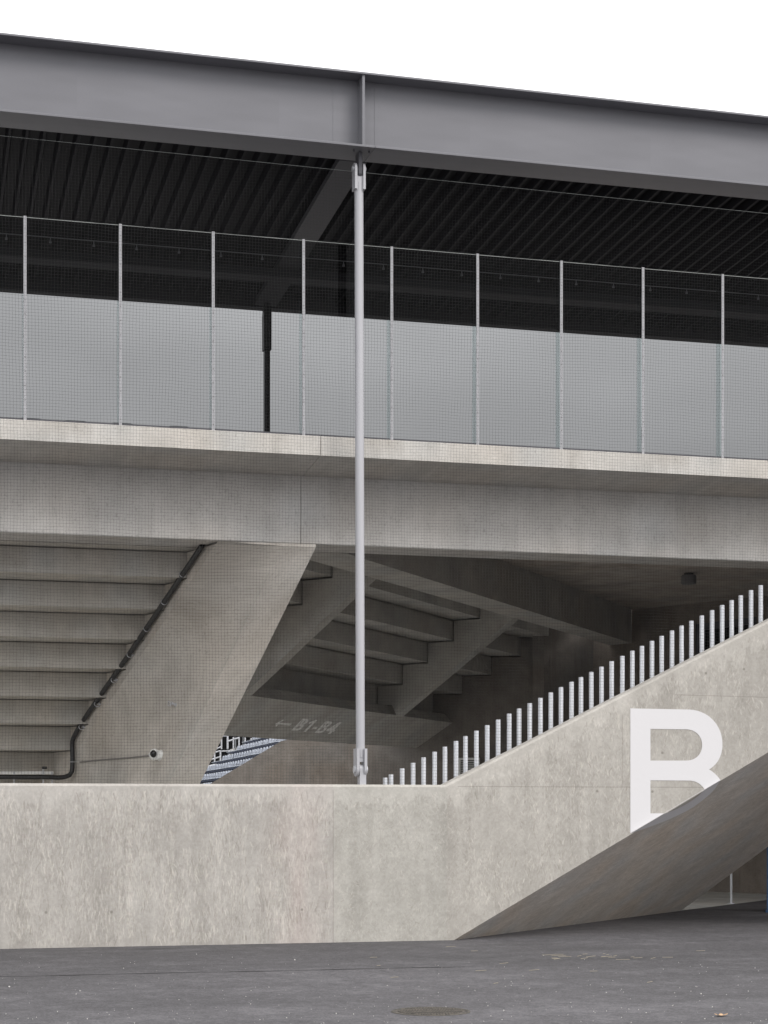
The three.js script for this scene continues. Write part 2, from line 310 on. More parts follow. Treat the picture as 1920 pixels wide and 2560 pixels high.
// ------------------------------------------------------------------ stair railing: white upright tubes
{
  const rail = thing('stair_railing', 'row of white upright tubes climbing behind the concrete stair parapet', 'railing');
  const a = zz(1100, 1300, 820 / 1659), b = zz(840, 1840, 400 / 1659);
  const tops = [...[[510, 432], [571, 399], [686, 336], [799, 278], [908, 222], [1022, 163]].map(b), ...[[25, 1147], [81, 1118], [129, 1093], [184, 1066], [239, 1038], [294, 1009], [350, 980], [400, 954], [454, 927], [508, 900], [560, 873], [612, 846], [665, 819], [713, 795], [765, 769], [817, 742], [868, 715], [922, 688], [973, 662], [1021, 637], [1072, 612], [1121, 587], [1173, 560], [1222, 535], [1271, 510], [1324, 484], [1376, 457], [1427, 431], [1475, 406], [1521, 382], [1573, 356], [1622, 331], [1672, 305], [1722, 279]].map(a)];
  const pts = tops.map(([u, v]) => onZ(u, v, -.45));
  for (const p of pts) part(rail, 'tube', cyl(V(p.x, p.y - 1.24, -.45), p, .0305, 22), M.rod);
  const p0 = pts[0], p1 = pts[pts.length - 1];
  part(rail, 'base_rail', prismG([V(p0.x - .2, p0.y - 1.36, -.5), V(p1.x + .2, p1.y - 1.36, -.5), V(p1.x + .2, p1.y - 1.2, -.5), V(p0.x - .2, p0.y - 1.2, -.5)], V(0, 0, .1)), M.galv);
  for (const f of [.02, .35, .68, .98]) { const x = p0.x + (p1.x - p0.x) * f, y = p0.y + (p1.y - p0.y) * f - 1.34; part(rail, 'support', box(x - .03, x + .03, Math.max(0, y - .7), y + .01, -.49, -.41), M.galv); }
}

// ------------------------------------------------------------------ grandstand concrete
const stand = thing('grandstand', 'grey concrete grandstand with edge beam, leaning rakers and stepped seating underside', 'grandstand');
const XL = -5, XR = 22;
const XJ1 = onZ(801, 1110, -.5).x, XJ2 = onZ(751.5, 1260, -1.5).x;
for (const [a, b] of [[XL, -1.2], [-1.193, XJ1], [XJ1 + .008, XR]])
  part(stand, 'deck_slab', prismG([[-.5, 6.415], [-.5, 6.173], [-1.5, 6.083], [-2.6, 6.083], [-2.6, 6.2], [-1.12, 6.2], [-1.06, 6.42], [-.505, 6.42]].map(([z, y]) => V(a, y, z)), V(b - a, 0, 0)), M.slab);
for (const [a, b] of [[XL, XJ2], [XJ2 + .008, XR]])
  part(stand, 'edge_beam', prismG([[-1.5, 6.081], [-1.5, 5.196], [-1.512, 5.184], [-2.2, 5.184], [-2.2, 6.081]].map(([z, y]) => V(a, y, z)), V(b - a, 0, 0)), M.beam);

const RIS = .368, G = .018;
const P1 = V(4.25, 5.176, -2.6), D1 = head(-13), T1 = .8;
const n1 = head(-13).cross(V(0, 1, 0));
const rowC = [[466, 1379], [410, 1460], [360, 1536], [314, 1609], [265, 1681], [220, 1750], [177, 1815], [134, 1879]].map(([u, v]) => { const p = onPl(u, v, P1, n1); return [p.clone().sub(P1).dot(D1), p.y]; });
for (let k = 8; k < 11; k++) rowC.push([rowC[7][0] + (k - 7) * .84, rowC[7][1] - (k - 7) * .372]);
// left bay: rows parallel to the facade
for (let k = 0; k < 11; k++) {
  const [sk, y] = rowC[k], z = P1.z + sk * D1.z, zn = k ? P1.z + rowC[k - 1][0] * D1.z : -2.215, top = k ? rowC[k - 1][1] : y + RIS, x1 = P1.x + D1.x * (k ? rowC[k - 1][0] : 0) + .12;
  const pr = [[zn, y], [zn, top - G], [zn - .05, top - G], [zn - .05, top - .001], [zn - .12, top - .001], [zn - .12, y + .12], [z - .12, y + .12], [z - .12, y]];
  part(stand, 'seating_step', prismG(pr.map(([q, h]) => V(XL, h, q)), V(x1 - XL, 0, 0)), M.step);
}
let finAt;
// raker between the straight bay and the corner: toothed web plus leaning, widening fin
const nOf = d => d.clone().cross(V(0, 1, 0));
const ra0 = onPl(536, 1366, P1, n1), ra1 = onPl(209, 1850, P1, n1);
{
  const sOf = p => p.clone().sub(P1).dot(D1), dir = ra1.clone().sub(ra0), at = y => ra0.clone().addScaledVector(dir, (y - ra0.y) / dir.y);
  const S = (s, y) => V(P1.x + D1.x * s, y, P1.z + D1.z * s);
  const pts = [];
  for (let k = 0; k < 11; k++) { pts.push(S(k ? rowC[k - 1][0] - .015 : sOf(at(5.158)), rowC[k][1] - G), S(rowC[k][0] - .015, rowC[k][1] - G)); }
  const end = at(.9), last = pts[pts.length - 1];
  pts.push(S(sOf(last), .9), S(sOf(end) - .02, .9));
  const right = V(-D1.z, 0, D1.x).multiplyScalar(.4);
  const web = prismG(pts, right);
  const sec = (y, b, c) => { const a = at(y); return [a, b, c, a.clone().addScaledVector(right, 1.6)]; };
  const bT = V(5.34, 5.145, -1.494), bB = V(4.109, 2.039, -3.195), cT = V(5.80, 5.145, -1.494), cB = V(4.547, 2.03, -3.225);
  const ext = (t, b, y) => t.clone().lerp(b, (t.y - y) / (t.y - b.y));
  const T4 = sec(5.145, bT, cT), B4 = sec(.9, ext(bT, bB, .9), ext(cT, cB, .9)), fin = [];
  const patch = (i, u, v) => T4[i].clone().lerp(T4[(i + 1) % 4], u).lerp(B4[i].clone().lerp(B4[(i + 1) % 4], u), v);
  for (let i = 0; i < 4; i++) { // each face a finely divided ruled surface with its own smooth normals
    const n = 16, pos = [], id = [];
    for (let b = 0; b <= n; b++) for (let a = 0; a <= n; a++) { const p = patch(i, a / n, b / n); pos.push(p.x, p.y, p.z); }
    for (let b = 0; b < n; b++) for (let a = 0; a < n; a++) { const q = b * (n + 1) + a; id.push(q, q + n + 1, q + 1, q + 1, q + n + 1, q + n + 2); }
    const g = new THREE.BufferGeometry(); g.setAttribute('position', new THREE.Float32BufferAttribute(pos, 3)); g.setIndex(id); g.computeVertexNormals();
    const uv = []; for (let k = 0; k < pos.length; k += 3) uv.push(pos[k] * .6 - pos[k + 2] * .8, pos[k + 1]); g.setAttribute('uv', new THREE.Float32BufferAttribute(uv, 2));
    fin.push(g.toNonIndexed());
  }
  const headG = loftG([at(5.183), bT.clone().setY(5.183), cT.clone().setY(5.183), at(5.183).addScaledVector(right, 1.6)], sec(5.145, bT, cT));
  part(stand, 'raker', merge([web, ...fin, headG]), M.raker);
  finAt = (u, v, o = 0) => { // point of the fin's left face under a pixel
    let best, bd = 1e9, bn;
    for (let a = 0; a <= 160; a++) for (let b = 0; b <= 160; b++) { const p = patch(0, a / 160, b / 160), d = p.clone().sub(CAM), t = d.dot(FW), e = Math.hypot(960 + FPX * d.dot(RT) / t - u, HOR - FPX * d.y / t - v); if (e < bd) { bd = e; best = p; bn = [a / 160, b / 160]; } }
    const n = patch(0, bn[0] + .01, bn[1]).sub(best).cross(patch(0, bn[0], bn[1] + .01).sub(best)).normalize(); if (n.z < 0) n.negate();
    return { p: onPl(u, v, best, n).addScaledVector(n, o), n };
  };
}
// corner bays
const GC = .034;
const CS = 1.065, RC = .368 * CS, far = (x, y, z) => V(x, y, z).sub(CAM).multiplyScalar(CS).add(CAM);   // corner bays stand a little deeper than a first fit gave
const P2 = far(6.402, 5.154, -4.965), D2 = head(-37), T2 = .58 * CS, P3 = far(10.225, 5.084, -9.45), D3 = head(-36), T3 = .582 * CS, PW = far(12.55, 5.09, -12.4), DW = head(-62), TW = .59 * CS;
const RD = P3.clone().sub(P2).setY(0).normalize();
const stepSec = (P, D, T, k, dy = 0) => {
  const S = (s, y) => V(P.x + D.x * s, y, P.z + D.z * s), y = P.y - k * RC;
  return [S((k - 1) * T, y), S((k - 1) * T, y + RC - GC), S((k - 1) * T + .04, y + RC - GC), S((k - 1) * T + .04, y + RC - .001), S((k - 1) * T + .1, y + RC - .001), S((k - 1) * T + .1, y + .1), S(k * T + .1, y + .1), S(k * T + .1, y)];
};
const shift = (sec, v) => sec.map(p => p.clone().add(v));
for (let k = -1; k < 4; k++) {
  const s2 = stepSec(P2, D2, T2, k), s3 = stepSec(P3, D3, T3, k), sw = stepSec(PW, DW, TW, k);
  part(stand, 'seating_step', loftG(shift(s2, RD.clone().multiplyScalar(k > 0 ? -1.1 : -1.5)), shift(s2, RD.clone().multiplyScalar(.1))), M.corner);
  part(stand, 'seating_step', loftG(shift(s2, RD.clone().multiplyScalar(.106)), shift(s3, RD.clone().multiplyScalar(.1))), M.corner);
  part(stand, 'seating_step', loftG(shift(s3, RD.clone().multiplyScalar(.106)), shift(sw, RD.clone().multiplyScalar(.32))), M.corner);
}
// last riser down to the ring beam
for (const [A, DA, TA, B, DB, TB, o0, o1] of [[P2, D2, T2, P2, D2, T2, -1.1, .1], [P2, D2, T2, P3, D3, T3, .106, .1], [P3, D3, T3, PW, DW, TW, .106, .2]]) {
  const sec = (P, D, T, o) => { const S = (s, y) => V(P.x + D.x * s, y, P.z + D.z * s).addScaledVector(RD, o); const y = P.y - 3 * RC - .001; return [S(3 * T, y), S(3 * T, 3.6), S(3 * T + .15, 3.6), S(3 * T + .15, y)]; };
  part(stand, 'end_wall', loftG(sec(A, DA, TA, o0), sec(B, DB, TB, o1)), M.corner);
}
const under = (a, b) => [a.clone().addScaledVector(a.clone().sub(b), .1), b];
function toothed(P, D, T, k0, k1, under, width) { // raker with a toothed top; under = two 3-D points of its lower edge
  const S = (s, y) => V(P.x + D.x * s, y, P.z + D.z * s), sOf = p => p.clone().sub(P).dot(D), pts = [];
  for (let k = k0; k <= k1; k++) pts.push(S((k - 1) * T - .028, P.y - k * RC - GC), S(k * T - .028, P.y - k * RC - GC));
  const [u0, u1] = under, sEnd = k1 * T - .028;
  pts.push(S(sEnd, 3.72), S(sOf(u1) + .12, 3.72), S(sOf(u1), u1.y), S(sOf(u0), u0.y));
  return prismG(pts, V(-D.z, 0, D.x).multiplyScalar(width));
}
part(stand, 'raker', toothed(P2, D2, T2, -1, 3, under(far(7.172, 5.078, -3.943), far(5.693, 3.444, -5.906)), .21), M.corner);
part(stand, 'raker', toothed(P3, D3, T3, -1, 3, under(far(10.99, 5.02, -8.39), far(9.473, 3.389, -10.485)), .21), M.corner);
// ring beam under the last row, with the painted direction sign
{
  const q0 = far(5.693, 3.444, -5.906), q1 = far(11.356, 3.40, -13.035), w1 = far(10.715, 2.902, -13.376);
  const n = q1.clone().sub(q0).cross(w1.clone().sub(q0)).normalize(); if (n.y > 0) n.negate();
  const e = q1.clone().sub(q0).normalize(), inn = V(e.z, 0, -e.x).normalize();            // inward
  if (inn.z > 0) inn.negate();
  const b0 = onPl(560, 1839, q0, n), ext = (a, b, t) => a.clone().addScaledVector(b.clone().sub(a), t);
  const Q = t => ext(q0, q1, t), B = t => ext(b0, w1, t);
  const sec = t => { const q = Q(t), b = B(t); return [q, b, b.clone().addScaledVector(inn, .5).add(V(0, .25, 0)), q.clone().addScaledVector(inn, .75).add(V(0, .2, 0)), q.clone().addScaledVector(inn, .17).add(V(0, .19, 0))]; };
  const beam = part(stand, 'ring_beam', loftG(sec(-.1), sec(1.01)), M.corner);
  const z = zz(560, 1640, 340 / 1659), w = pt => onPl(...z(pt), q0, n).addScaledVector(n, .004);
  const paint = (name, pts, holes = []) => part(beam, name, tris(triangulate(pts.map(w), holes.map(h => h.map(w))).list), M.signGrey);
  paint('painted_arrow', [[628, 822], [722, 774], [729, 783], [672, 812], [828, 822], [802, 846], [664, 832], [640, 858], [630, 858]]);
  const font = await new FontLoader().loadAsync('fonts/droid/droid_sans_bold.typeface.json');
  const bb = new THREE.Box2(); const shapes = font.generateShapes('B1-B4', 1);
  for (const s of shapes) for (const p of s.getPoints(6)) bb.expandByPoint(p);
  const W = bb.max.x - bb.min.x, H = bb.max.y - bb.min.y;
  const map = p => { const x = (p.x - bb.min.x) / W, y = (p.y - bb.min.y) / H; return [818 + x * 490 + y * 142, 905 + x * 48 - y * 144]; };
  for (const s of shapes) { const { shape, holes } = s.extractPoints(6); paint('painted_character', shape.map(map), holes.map(h => h.map(map))); }
}
// stair side wall with toothed top: the outer skin stops short of the steps, the core behind it meets them
{
  const S = (s, y) => V(PW.x + DW.x * s, y, PW.z + DW.z * s), inn = V(-DW.z, 0, DW.x);
  const sR = onPl(1378, 1650, PW, nOf(DW)).sub(PW).dot(DW);
  const outline = (gy, gs) => {
    const pts = [S(sR, PW.y - gy)];
    for (let k = 0; k <= 3; k++) { if (k) pts.push(S((k - 1) * TW - gs, PW.y - k * RC - gy)); pts.push(S(k * TW - gs, PW.y - k * RC - gy)); }
    pts.push(S(3 * TW - gs, 3.76), S(2.45, 3.76));
    for (const [u, v] of [[702, 1853], [528, 1958]]) pts.push(onPl(u, v, PW, nOf(DW)));
    const l = pts[pts.length - 1], m = pts[pts.length - 2], k = (1 - m.y) / (l.y - m.y);
    pts.push(m.clone().lerp(l, k), S(l.clone().sub(PW).dot(DW) + 2, 0), S(sR, 0));
    return pts;
  };
  const skin = prismG(outline(GC, .028), inn.clone().multiplyScalar(.06)), core = prismG(outline(.003, .002).map(p => p.addScaledVector(inn, .0605)), inn.clone().multiplyScalar(.19));
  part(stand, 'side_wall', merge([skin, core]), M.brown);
}
{
  const e = onPl(1378, 1650, PW, nOf(DW));
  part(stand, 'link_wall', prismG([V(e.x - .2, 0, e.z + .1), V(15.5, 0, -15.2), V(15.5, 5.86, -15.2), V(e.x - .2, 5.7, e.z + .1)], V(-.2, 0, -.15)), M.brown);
}
// diagonal beam, ceiling and back wall of the passage
const CE = 5.88, bwD = V(.432, 0, .902), bw = s => V(15.66 + bwD.x * s, 0, -14.0 + bwD.z * s);
{
  part(stand, 'diagonal_beam', prismG([V(6.39, 5.178, -2.203), V(15.64, 5.178, -14.04), V(15.46, 5.178, -14.69), V(5.42, 5.178, -2.203)], V(0, .9, 0)), M.corner);
  // ceiling in panels with open joints
  const line = (x) => -2.203 - (x - 6.39) * (11.837 / 9.25);
  const cuts = [0, .36, .7, 1], A = t => V(6.4 + 9.25 * t, CE, -2.203 - 11.83 * t), Bq = t => t < 1 ? V(13 + 9 * t, CE, -2.203 - 3 * t) : bw(9).setY(CE);
  const near = [V(6.4, CE, -2.203), V(12.6, CE, -2.203), V(17.4, CE, -2.203), V(22, CE, -2.203)], far = [V(6.4, CE, -2.22), V(9.9, CE, -6.68), V(14.2, CE, -12.18), V(19.7, CE, -5.6)];
  part(stand, 'ceiling_panel', prismG([V(6.4, CE, -2.203), V(12.6, CE, -2.203), V(11.1, CE, -8.2)], V(0, .2, 0)), M.ceil);
  part(stand, 'ceiling_panel', prismG([V(12.606, CE, -2.203), V(17.4, CE, -2.203), V(16.6, CE, -12.0), V(15.64, CE, -14.0), V(11.106, CE, -8.2)], V(0, .2, 0)), M.ceil);
  part(stand, 'ceiling_panel', prismG([V(17.406, CE, -2.203), V(22, CE, -2.203), V(20, CE, -5), V(16.61, CE, -12.0)], V(0, .2, 0)), M.ceil);
  // back wall with a dark opening
  const U = (s, y) => bw(s).setY(y), n = nOf(bwD);
  const win = [[1738, 1560], [1892, 1541], [1892, 1690], [1738, 1690]].map(([u, v]) => onPl(u, v, bw(0), n));
  part(stand, 'added_passage_wall', box(19.6, 19.9, 0, 5.875, -6, -2.3), M.brown);  // unseen wall beyond the frame, added to keep side light out of the passage
  part(stand, 'added_landing_wall', box(13.3, 19.9, 2.5, 5.1, -.25, -.01), M.beam);  // unseen panel added past the frame edge, blocking light into the recess
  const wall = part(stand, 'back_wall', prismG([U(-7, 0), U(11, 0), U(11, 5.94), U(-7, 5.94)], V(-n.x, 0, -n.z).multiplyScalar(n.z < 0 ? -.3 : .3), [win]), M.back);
  const inw = n.z > 0 ? n.clone().negate() : n.clone();
  const fr = (a, b, t) => prismG([a, b, b.clone().add(t), a.clone().add(t)], inw.clone().multiplyScalar(.12));
  part(wall, 'window_frame', merge([fr(win[0].clone().addScaledVector(inw, .03), win[1].clone().addScaledVector(inw, .03), V(0, -.13, 0)), fr(win[0].clone().addScaledVector(inw, .03), win[3].clone().addScaledVector(inw, .03), bwD.clone().multiplyScalar(.08)), fr(win[1].clone().addScaledVector(inw, .03), win[2].clone().addScaledVector(inw, .03), bwD.clone().multiplyScalar(-.1))]), M.darkSteel);
  part(wall, 'window_pane', tris(quad(...win.map(p => p.clone().addScaledVector(inw, .14)))), new THREE.MeshStandardMaterial({ color: 0x050506, roughness: .12 }));
}

// ------------------------------------------------------------------ roof
const roof = thing('stand_roof', 'dark grey steel stand roof with deep plate girder and ribbed deck', 'roof');
const GX = 6.03, gz = -.13;
{
  const gird = part(roof, 'girder_web', box(XL, XR, 9.958, 10.84, gz - .012, gz + .012), M.steel);
  part(gird, 'top_flange', rbox(XL, XR, 10.838, 10.866, gz - .27, gz + .26, .006), M.steel);
  for (const [a, b] of [[XL, GX + .14], [GX + .143, XR]]) part(gird, 'bottom_flange', rbox(a, b, 9.93, 9.96, gz - .27, gz + .26, .006), M.steel);
  part(gird, 'stiffener', box(GX - .016, GX + .016, 9.96, 10.838, gz + .012, gz + .235), M.steel);
  part(gird, 'splice_plate', box(GX - .34, GX - .2, 9.965, 10.83, gz + .0125, gz + .0155), M.steel);
  part(gird, 'splice_plate', box(GX + .2, GX + .34, 9.965, 10.83, gz + .0125, gz + .0155), M.steel);
  part(gird, 'lug', prismG([V(GX - .021, 9.931, gz - .09), V(GX - .021, 9.931, gz + .09), V(GX - .021, 9.66, gz + .07), V(GX - .021, 9.6, gz + .03), V(GX - .021, 9.6, gz - .03), V(GX - .021, 9.66, gz - .07)], V(.042, 0, 0)), M.darkSteel);
  for (const s of [-1, 1]) part(gird, 'bolt', cyl(V(GX - .1 * s, 9.905, gz + .13), V(GX - .1 * s, 9.932, gz + .13), .012, 6), M.darkSteel);
  // trapezoidal deck, ribs running back, falling slightly inwards
  const RHd = head(1.6), pitch = .21, prof = [[0, 0], [.035, 0], [.06, .11], [.185, .11]], z0 = -.36, L = 6.35, fall = -.034, y0 = 10.02;
  const out = [], line = [];
  for (let x = XL; x < 20; x += pitch) for (const [dx, dy] of prof) line.push([x + dx, dy]);
  const pt = ([x, dy], l, up = 0) => V(x + RHd.x * l, y0 + dy + fall * l + up, z0 + RHd.z * l);
  for (let i = 0; i < line.length - 1; i++) out.push(...quad(pt(line[i], 0), pt(line[i + 1], 0), pt(line[i + 1], L), pt(line[i], L)), ...quad(pt(line[i + 1], 0, .006), pt(line[i], 0, .006), pt(line[i], L, .006), pt(line[i + 1], L, .006)));
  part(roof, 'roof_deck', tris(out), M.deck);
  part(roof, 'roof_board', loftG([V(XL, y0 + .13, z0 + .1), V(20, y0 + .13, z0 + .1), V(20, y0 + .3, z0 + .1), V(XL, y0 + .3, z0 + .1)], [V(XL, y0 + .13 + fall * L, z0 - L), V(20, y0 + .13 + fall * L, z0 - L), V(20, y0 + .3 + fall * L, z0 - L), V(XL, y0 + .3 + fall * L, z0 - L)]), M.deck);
  // cross beam over the tie and its inner column
  const bm = (l, x, y) => V(GX + x + RHd.x * l, 9.93 + y + fall * l, z0 - .04 + RHd.z * l);
  for (const gx of [0, -11.5, 11.5]) part(roof, 'roof_beam', loftG([bm(.02, -.18 + gx, 0), bm(.02, .18 + gx, 0), bm(.02, .18 + gx, .08), bm(.02, -.18 + gx, .08)], [bm(L, -.18 + gx, 0), bm(L, .18 + gx, 0), bm(L, .18 + gx, .08), bm(L, -.18 + gx, .08)]), M.darkSteel);
  const by = l => 9.93 + fall * l;
  for (const [l, w, d] of [[4.6, .36, .03]]) part(roof, 'purlin', box(XL, 20, by(l) - .09 - d, by(l) - .001, z0 - l - w / 2, z0 - l + w / 2), M.darkSteel);
  part(roof, 'edge_girder', box(XL, 20, by(L) - .02, by(L) + .35, z0 - L - .2, z0 - L + .02), M.darkSteel);
  const c = bm(6.15, 0, 0);
  const col = part(roof, 'column', box(c.x - .042, c.x + .042, 4.5, c.y - .004, c.z - .06, c.z + .06), M.black);
  part(col, 'column_head', prismG([[-.06, -.75], [.06, -.75], [.062, -.16], [.045, -.05], [-.02, -.02], [-.05, -.08], [-.062, -.2]].map(([x, y]) => V(c.x + x, c.y + y, c.z - .08)), V(0, 0, .16)), M.black);
}
{ // festoon wire with small clips under the deck
  const f = thing('lamp_wire', 'thin wire with a row of small pale lamps under the dark roof', 'wire');
  const z = -2.5, at = u => onZ(u, 583 + u * .0812, z);
  part(f, 'wire', cyl(at(-300), at(2300), .006, 6), M.galv);
  for (let i = -1; i < 23; i++) { const x = at(16).x + i * .575, p = V(x, at(16).y, z); part(f, 'lamp', merge([cyl(V(x, p.y - .05, z), p, .006, 8), cyl(V(x, p.y - .075, z), V(x, p.y - .045, z), .019, 10, .013)]), M.galv); }
}

// ------------------------------------------------------------------ tie pole
{
  const pole = thing('tie_pole', 'slender pale grey steel pole with fork ends between wall and roof girder', 'pole');
  const T = V(GX, 9.56, gz), B = V(6.05, 2.32, gz);
  part(pole, 'tube', cyl(B, T, .0565, 32), M.poleWhite);
  const plate = (x, th, cy, dirY, len, wid) => { // rounded cheek plate, normal along x
    const sh = new THREE.Shape(); sh.moveTo(-wid, 0); sh.lineTo(-wid, len); sh.absarc(0, len, wid, Math.PI, 0, true); sh.lineTo(wid, 0); sh.closePath();
    const g = new THREE.ExtrudeGeometry(sh, { depth: th, bevelEnabled: true, bevelSize: .003, bevelThickness: .003, bevelSegments: 1, curveSegments: 16 });
    g.rotateY(-Math.PI / 2); if (dirY < 0) g.scale(1, -1, 1); g.translate(x + th / 2, cy, gz);
    if (dirY < 0) { const p = g.attributes.position, i0 = g.toNonIndexed(); const a = i0.attributes.position; for (let i = 0; i < a.count; i += 3) { const x1 = a.getX(i + 1), y1 = a.getY(i + 1), z1 = a.getZ(i + 1); a.setXYZ(i + 1, a.getX(i + 2), a.getY(i + 2), a.getZ(i + 2)); a.setXYZ(i + 2, x1, y1, z1); } i0.computeVertexNormals(); return uvm(i0); }
    return uvm(g.toNonIndexed());
  };
  const up = part(pole, 'upper_fork', merge([box(GX - .04, GX + .04, 9.46, 9.64, gz - .05, gz + .05)]), M.poleWhite);
  part(up, 'cheek_plate', plate(GX - .054, .026, 9.47, 1, .26, .075), M.poleWhite); part(up, 'cheek_plate', plate(GX + .054, .026, 9.47, 1, .26, .075), M.poleWhite);
  part(up, 'pin', cyl(V(GX - .088, 9.735, gz), V(GX + .088, 9.735, gz), .034, 24), M.galv);
  const X = 6.05, lo = part(pole, 'lower_fork', merge([box(X - .03, X + .03, 2.26, 2.42, gz - .05, gz + .05)]), M.poleWhite);
  part(lo, 'cheek_plate', plate(X - .05, .03, 2.425, -1, .26, .085), M.poleWhite); part(lo, 'cheek_plate', plate(X + .05, .03, 2.425, -1, .26, .085), M.poleWhite);
  part(lo, 'pin', cyl(V(X - .086, 2.165, gz), V(X + .086, 2.165, gz), .05, 28), M.galv);
  const ft = part(pole, 'foot_lug', merge([box(X - .022, X + .06, 1.96, 2.17, gz - .06, gz + .06), cyl(V(X - .022, 2.17, gz), V(X + .03, 2.17, gz), .06, 24)]), M.poleWhite);
  ft.castShadow = true;
}

// ------------------------------------------------------------------ glass screen on the deck edge
{
  const scr = thing('glass_screen', 'grey glass wind screen with slim perforated steel posts on the deck edge', 'screen');
  const x0 = 1.915, dx = 1.1657, zf = -.545;
  const hole = std(.22, .22, .22, .8), boltG = cyl(V(0, 0, -.001), V(0, 0, .001), .0075, 8);
  for (let i = -2; i < 12; i++) {
    const x = x0 + dx * i, post = part(scr, 'post', merge([rbox(x - .019, x + .019, 6.424, 8.925, zf - .008, zf + .008, .003)]), M.postGrey);
    for (let y = 6.5; y < 8.9; y += .175) { const b = part(post, 'bolt', boltG, hole); b.position.set(x, y, zf + .0085); }
    part(scr, 'glass_fin', box(x - .02, x - .006, 6.43, 8.92, zf - .16, zf - .009), M.fin);
    if (i < 11) {
      const pane = part(scr, 'glass_pane', uvm(new THREE.PlaneGeometry(dx - .03, 2.488).translate(x + dx / 2, 6.422 + 1.244, zf - .02)), M.glass);
      part(pane, 'bottom_rail', box(x + .02, x + dx - .02, 6.4205, 6.45, zf - .034, zf - .006), M.darkSteel);
      part(pane, 'edge_trim', box(x + .012, x + dx - .018, 8.912, 8.918, zf - .024, zf - .016), M.trim);
    }
  }
}
{ // seats of the top row just showing above the deck edge
  const g = seatGeo();
  for (const u of [72, 185, 300, 440]) {
    const p = onZ(u, 1036, -1.75), o = seat(g, M.paleSeat, 'pale blue plastic seat top showing over the deck edge behind the glass', 'seats of the top row');
    o.position.set(p.x, 5.99, -1.75); o.rotation.y = Math.PI; o.scale.set(1, .78, 1);
  }
}
function seatGeo() { // tip-up shell seat: rounded backrest, seat pan, leg
  const sh = new THREE.Shape(); sh.moveTo(-.21, .42); sh.lineTo(-.225, .7); sh.quadraticCurveTo(-.22, .84, -.1, .85); sh.lineTo(.1, .85); sh.quadraticCurveTo(.22, .84, .225, .7); sh.lineTo(.21, .42); sh.closePath();
  const back = new THREE.ExtrudeGeometry(sh, { depth: .035, bevelEnabled: true, bevelSize: .01, bevelThickness: .01, bevelSegments: 1, curveSegments: 5 }).toNonIndexed(); back.rotateX(-.14); back.translate(0, 0, -.12);
  return { shell: merge([uvm(back), rbox(-.21, .21, .41, .45, -.06, .36, .02)]), frame: merge([box(-.2, .2, .33, .405, -.1, .3), box(-.05, .05, 0, .33, -.06, .06)]) };
}
function seat(g, m, label, group) { const o = thing('stadium_seat', label, 'seat', group); part(o, 'shell', g.shell, m); part(o, 'frame', g.frame, M.navy); return o; }

// ------------------------------------------------------------------ safety net
{
  const net = thing('safety_net', 'fine wire mesh net stretched from the roof girder down behind the wall', 'net');
  const z = -.32, cell = .0395, r = .001, pos = [], idx = [];
  const cab = x => 9.80 - (x - 1.6) * .0075;
  const wob = (x, y) => [.012 * Math.sin(x * 1.7 + y * .9) + .006 * Math.sin(x * 5.1 - y * 2.3) + .004 * Math.sin(y * 7.7 + x * 3), .010 * Math.sin(x * 1.1 - y * 1.3) + .006 * Math.sin(x * 3.7 + y * 2.1) + .003 * Math.sin(x * 9 + y), .012 * Math.sin(x * .9 + y * .7)];
  const wire = pts => {
    const b = pos.length / 3, n = pts.length;
    for (let i = 0; i < n; i++) {
      const p = pts[i], d = pts[Math.min(n - 1, i + 1)].clone().sub(pts[Math.max(0, i - 1)]).normalize(), s = d.clone().cross(V(0, 0, 1)).normalize();
      for (const [a, c] of [[r, -r * .6], [-r, -r * .6], [0, r]]) pos.push(p.x + s.x * a, p.y + s.y * a, p.z + c);
      if (i) for (let k = 0; k < 3; k++) { const a = b + (i - 1) * 3 + k, e = b + (i - 1) * 3 + (k + 1) % 3; idx.push(a, a + 3, e, e, a + 3, e + 3); }
    }
  };
  const W = (x, y) => { const w = wob(x, y); return V(x + w[0], y + w[1], z + w[2]); };
  const X0 = -.5, X1 = 13.3, low = x => x < 7.1 ? 1.72 : 1.72 + (x - 7.1) * .4885;
  for (let x = X0; x < X1; x += cell) { const a = low(x), b = cab(x), p = []; for (let i = 0; i <= 26; i++) p.push(W(x, a + (b - a) * i / 26)); wire(p); }
  for (let y = 1.74; y < 9.8; y += cell) { const xe = y < 1.74 + .001 ? 7.1 : Math.min(X1, 7.1 + (y - 1.72) / .4885), p = []; const n = 40; for (let i = 0; i <= n; i++) { const x = X0 + (xe - X0) * i / n; if (y < cab(x)) p.push(W(x, y)); } if (p.length > 1) wire(p); }
  const g = new THREE.BufferGeometry(); g.setAttribute('position', new THREE.Float32BufferAttribute(pos, 3)); g.setIndex(idx); g.computeVertexNormals();
  part(net, 'mesh', g, M.net);
  const c = []; for (let i = 0; i <= 40; i++) { const x = X0 - 2 + (X1 + 3 - X0) * i / 40; c.push(V(x, cab(x), z)); }
  part(net, 'cable', tube(c, .003, 120, 6), M.trim);
}

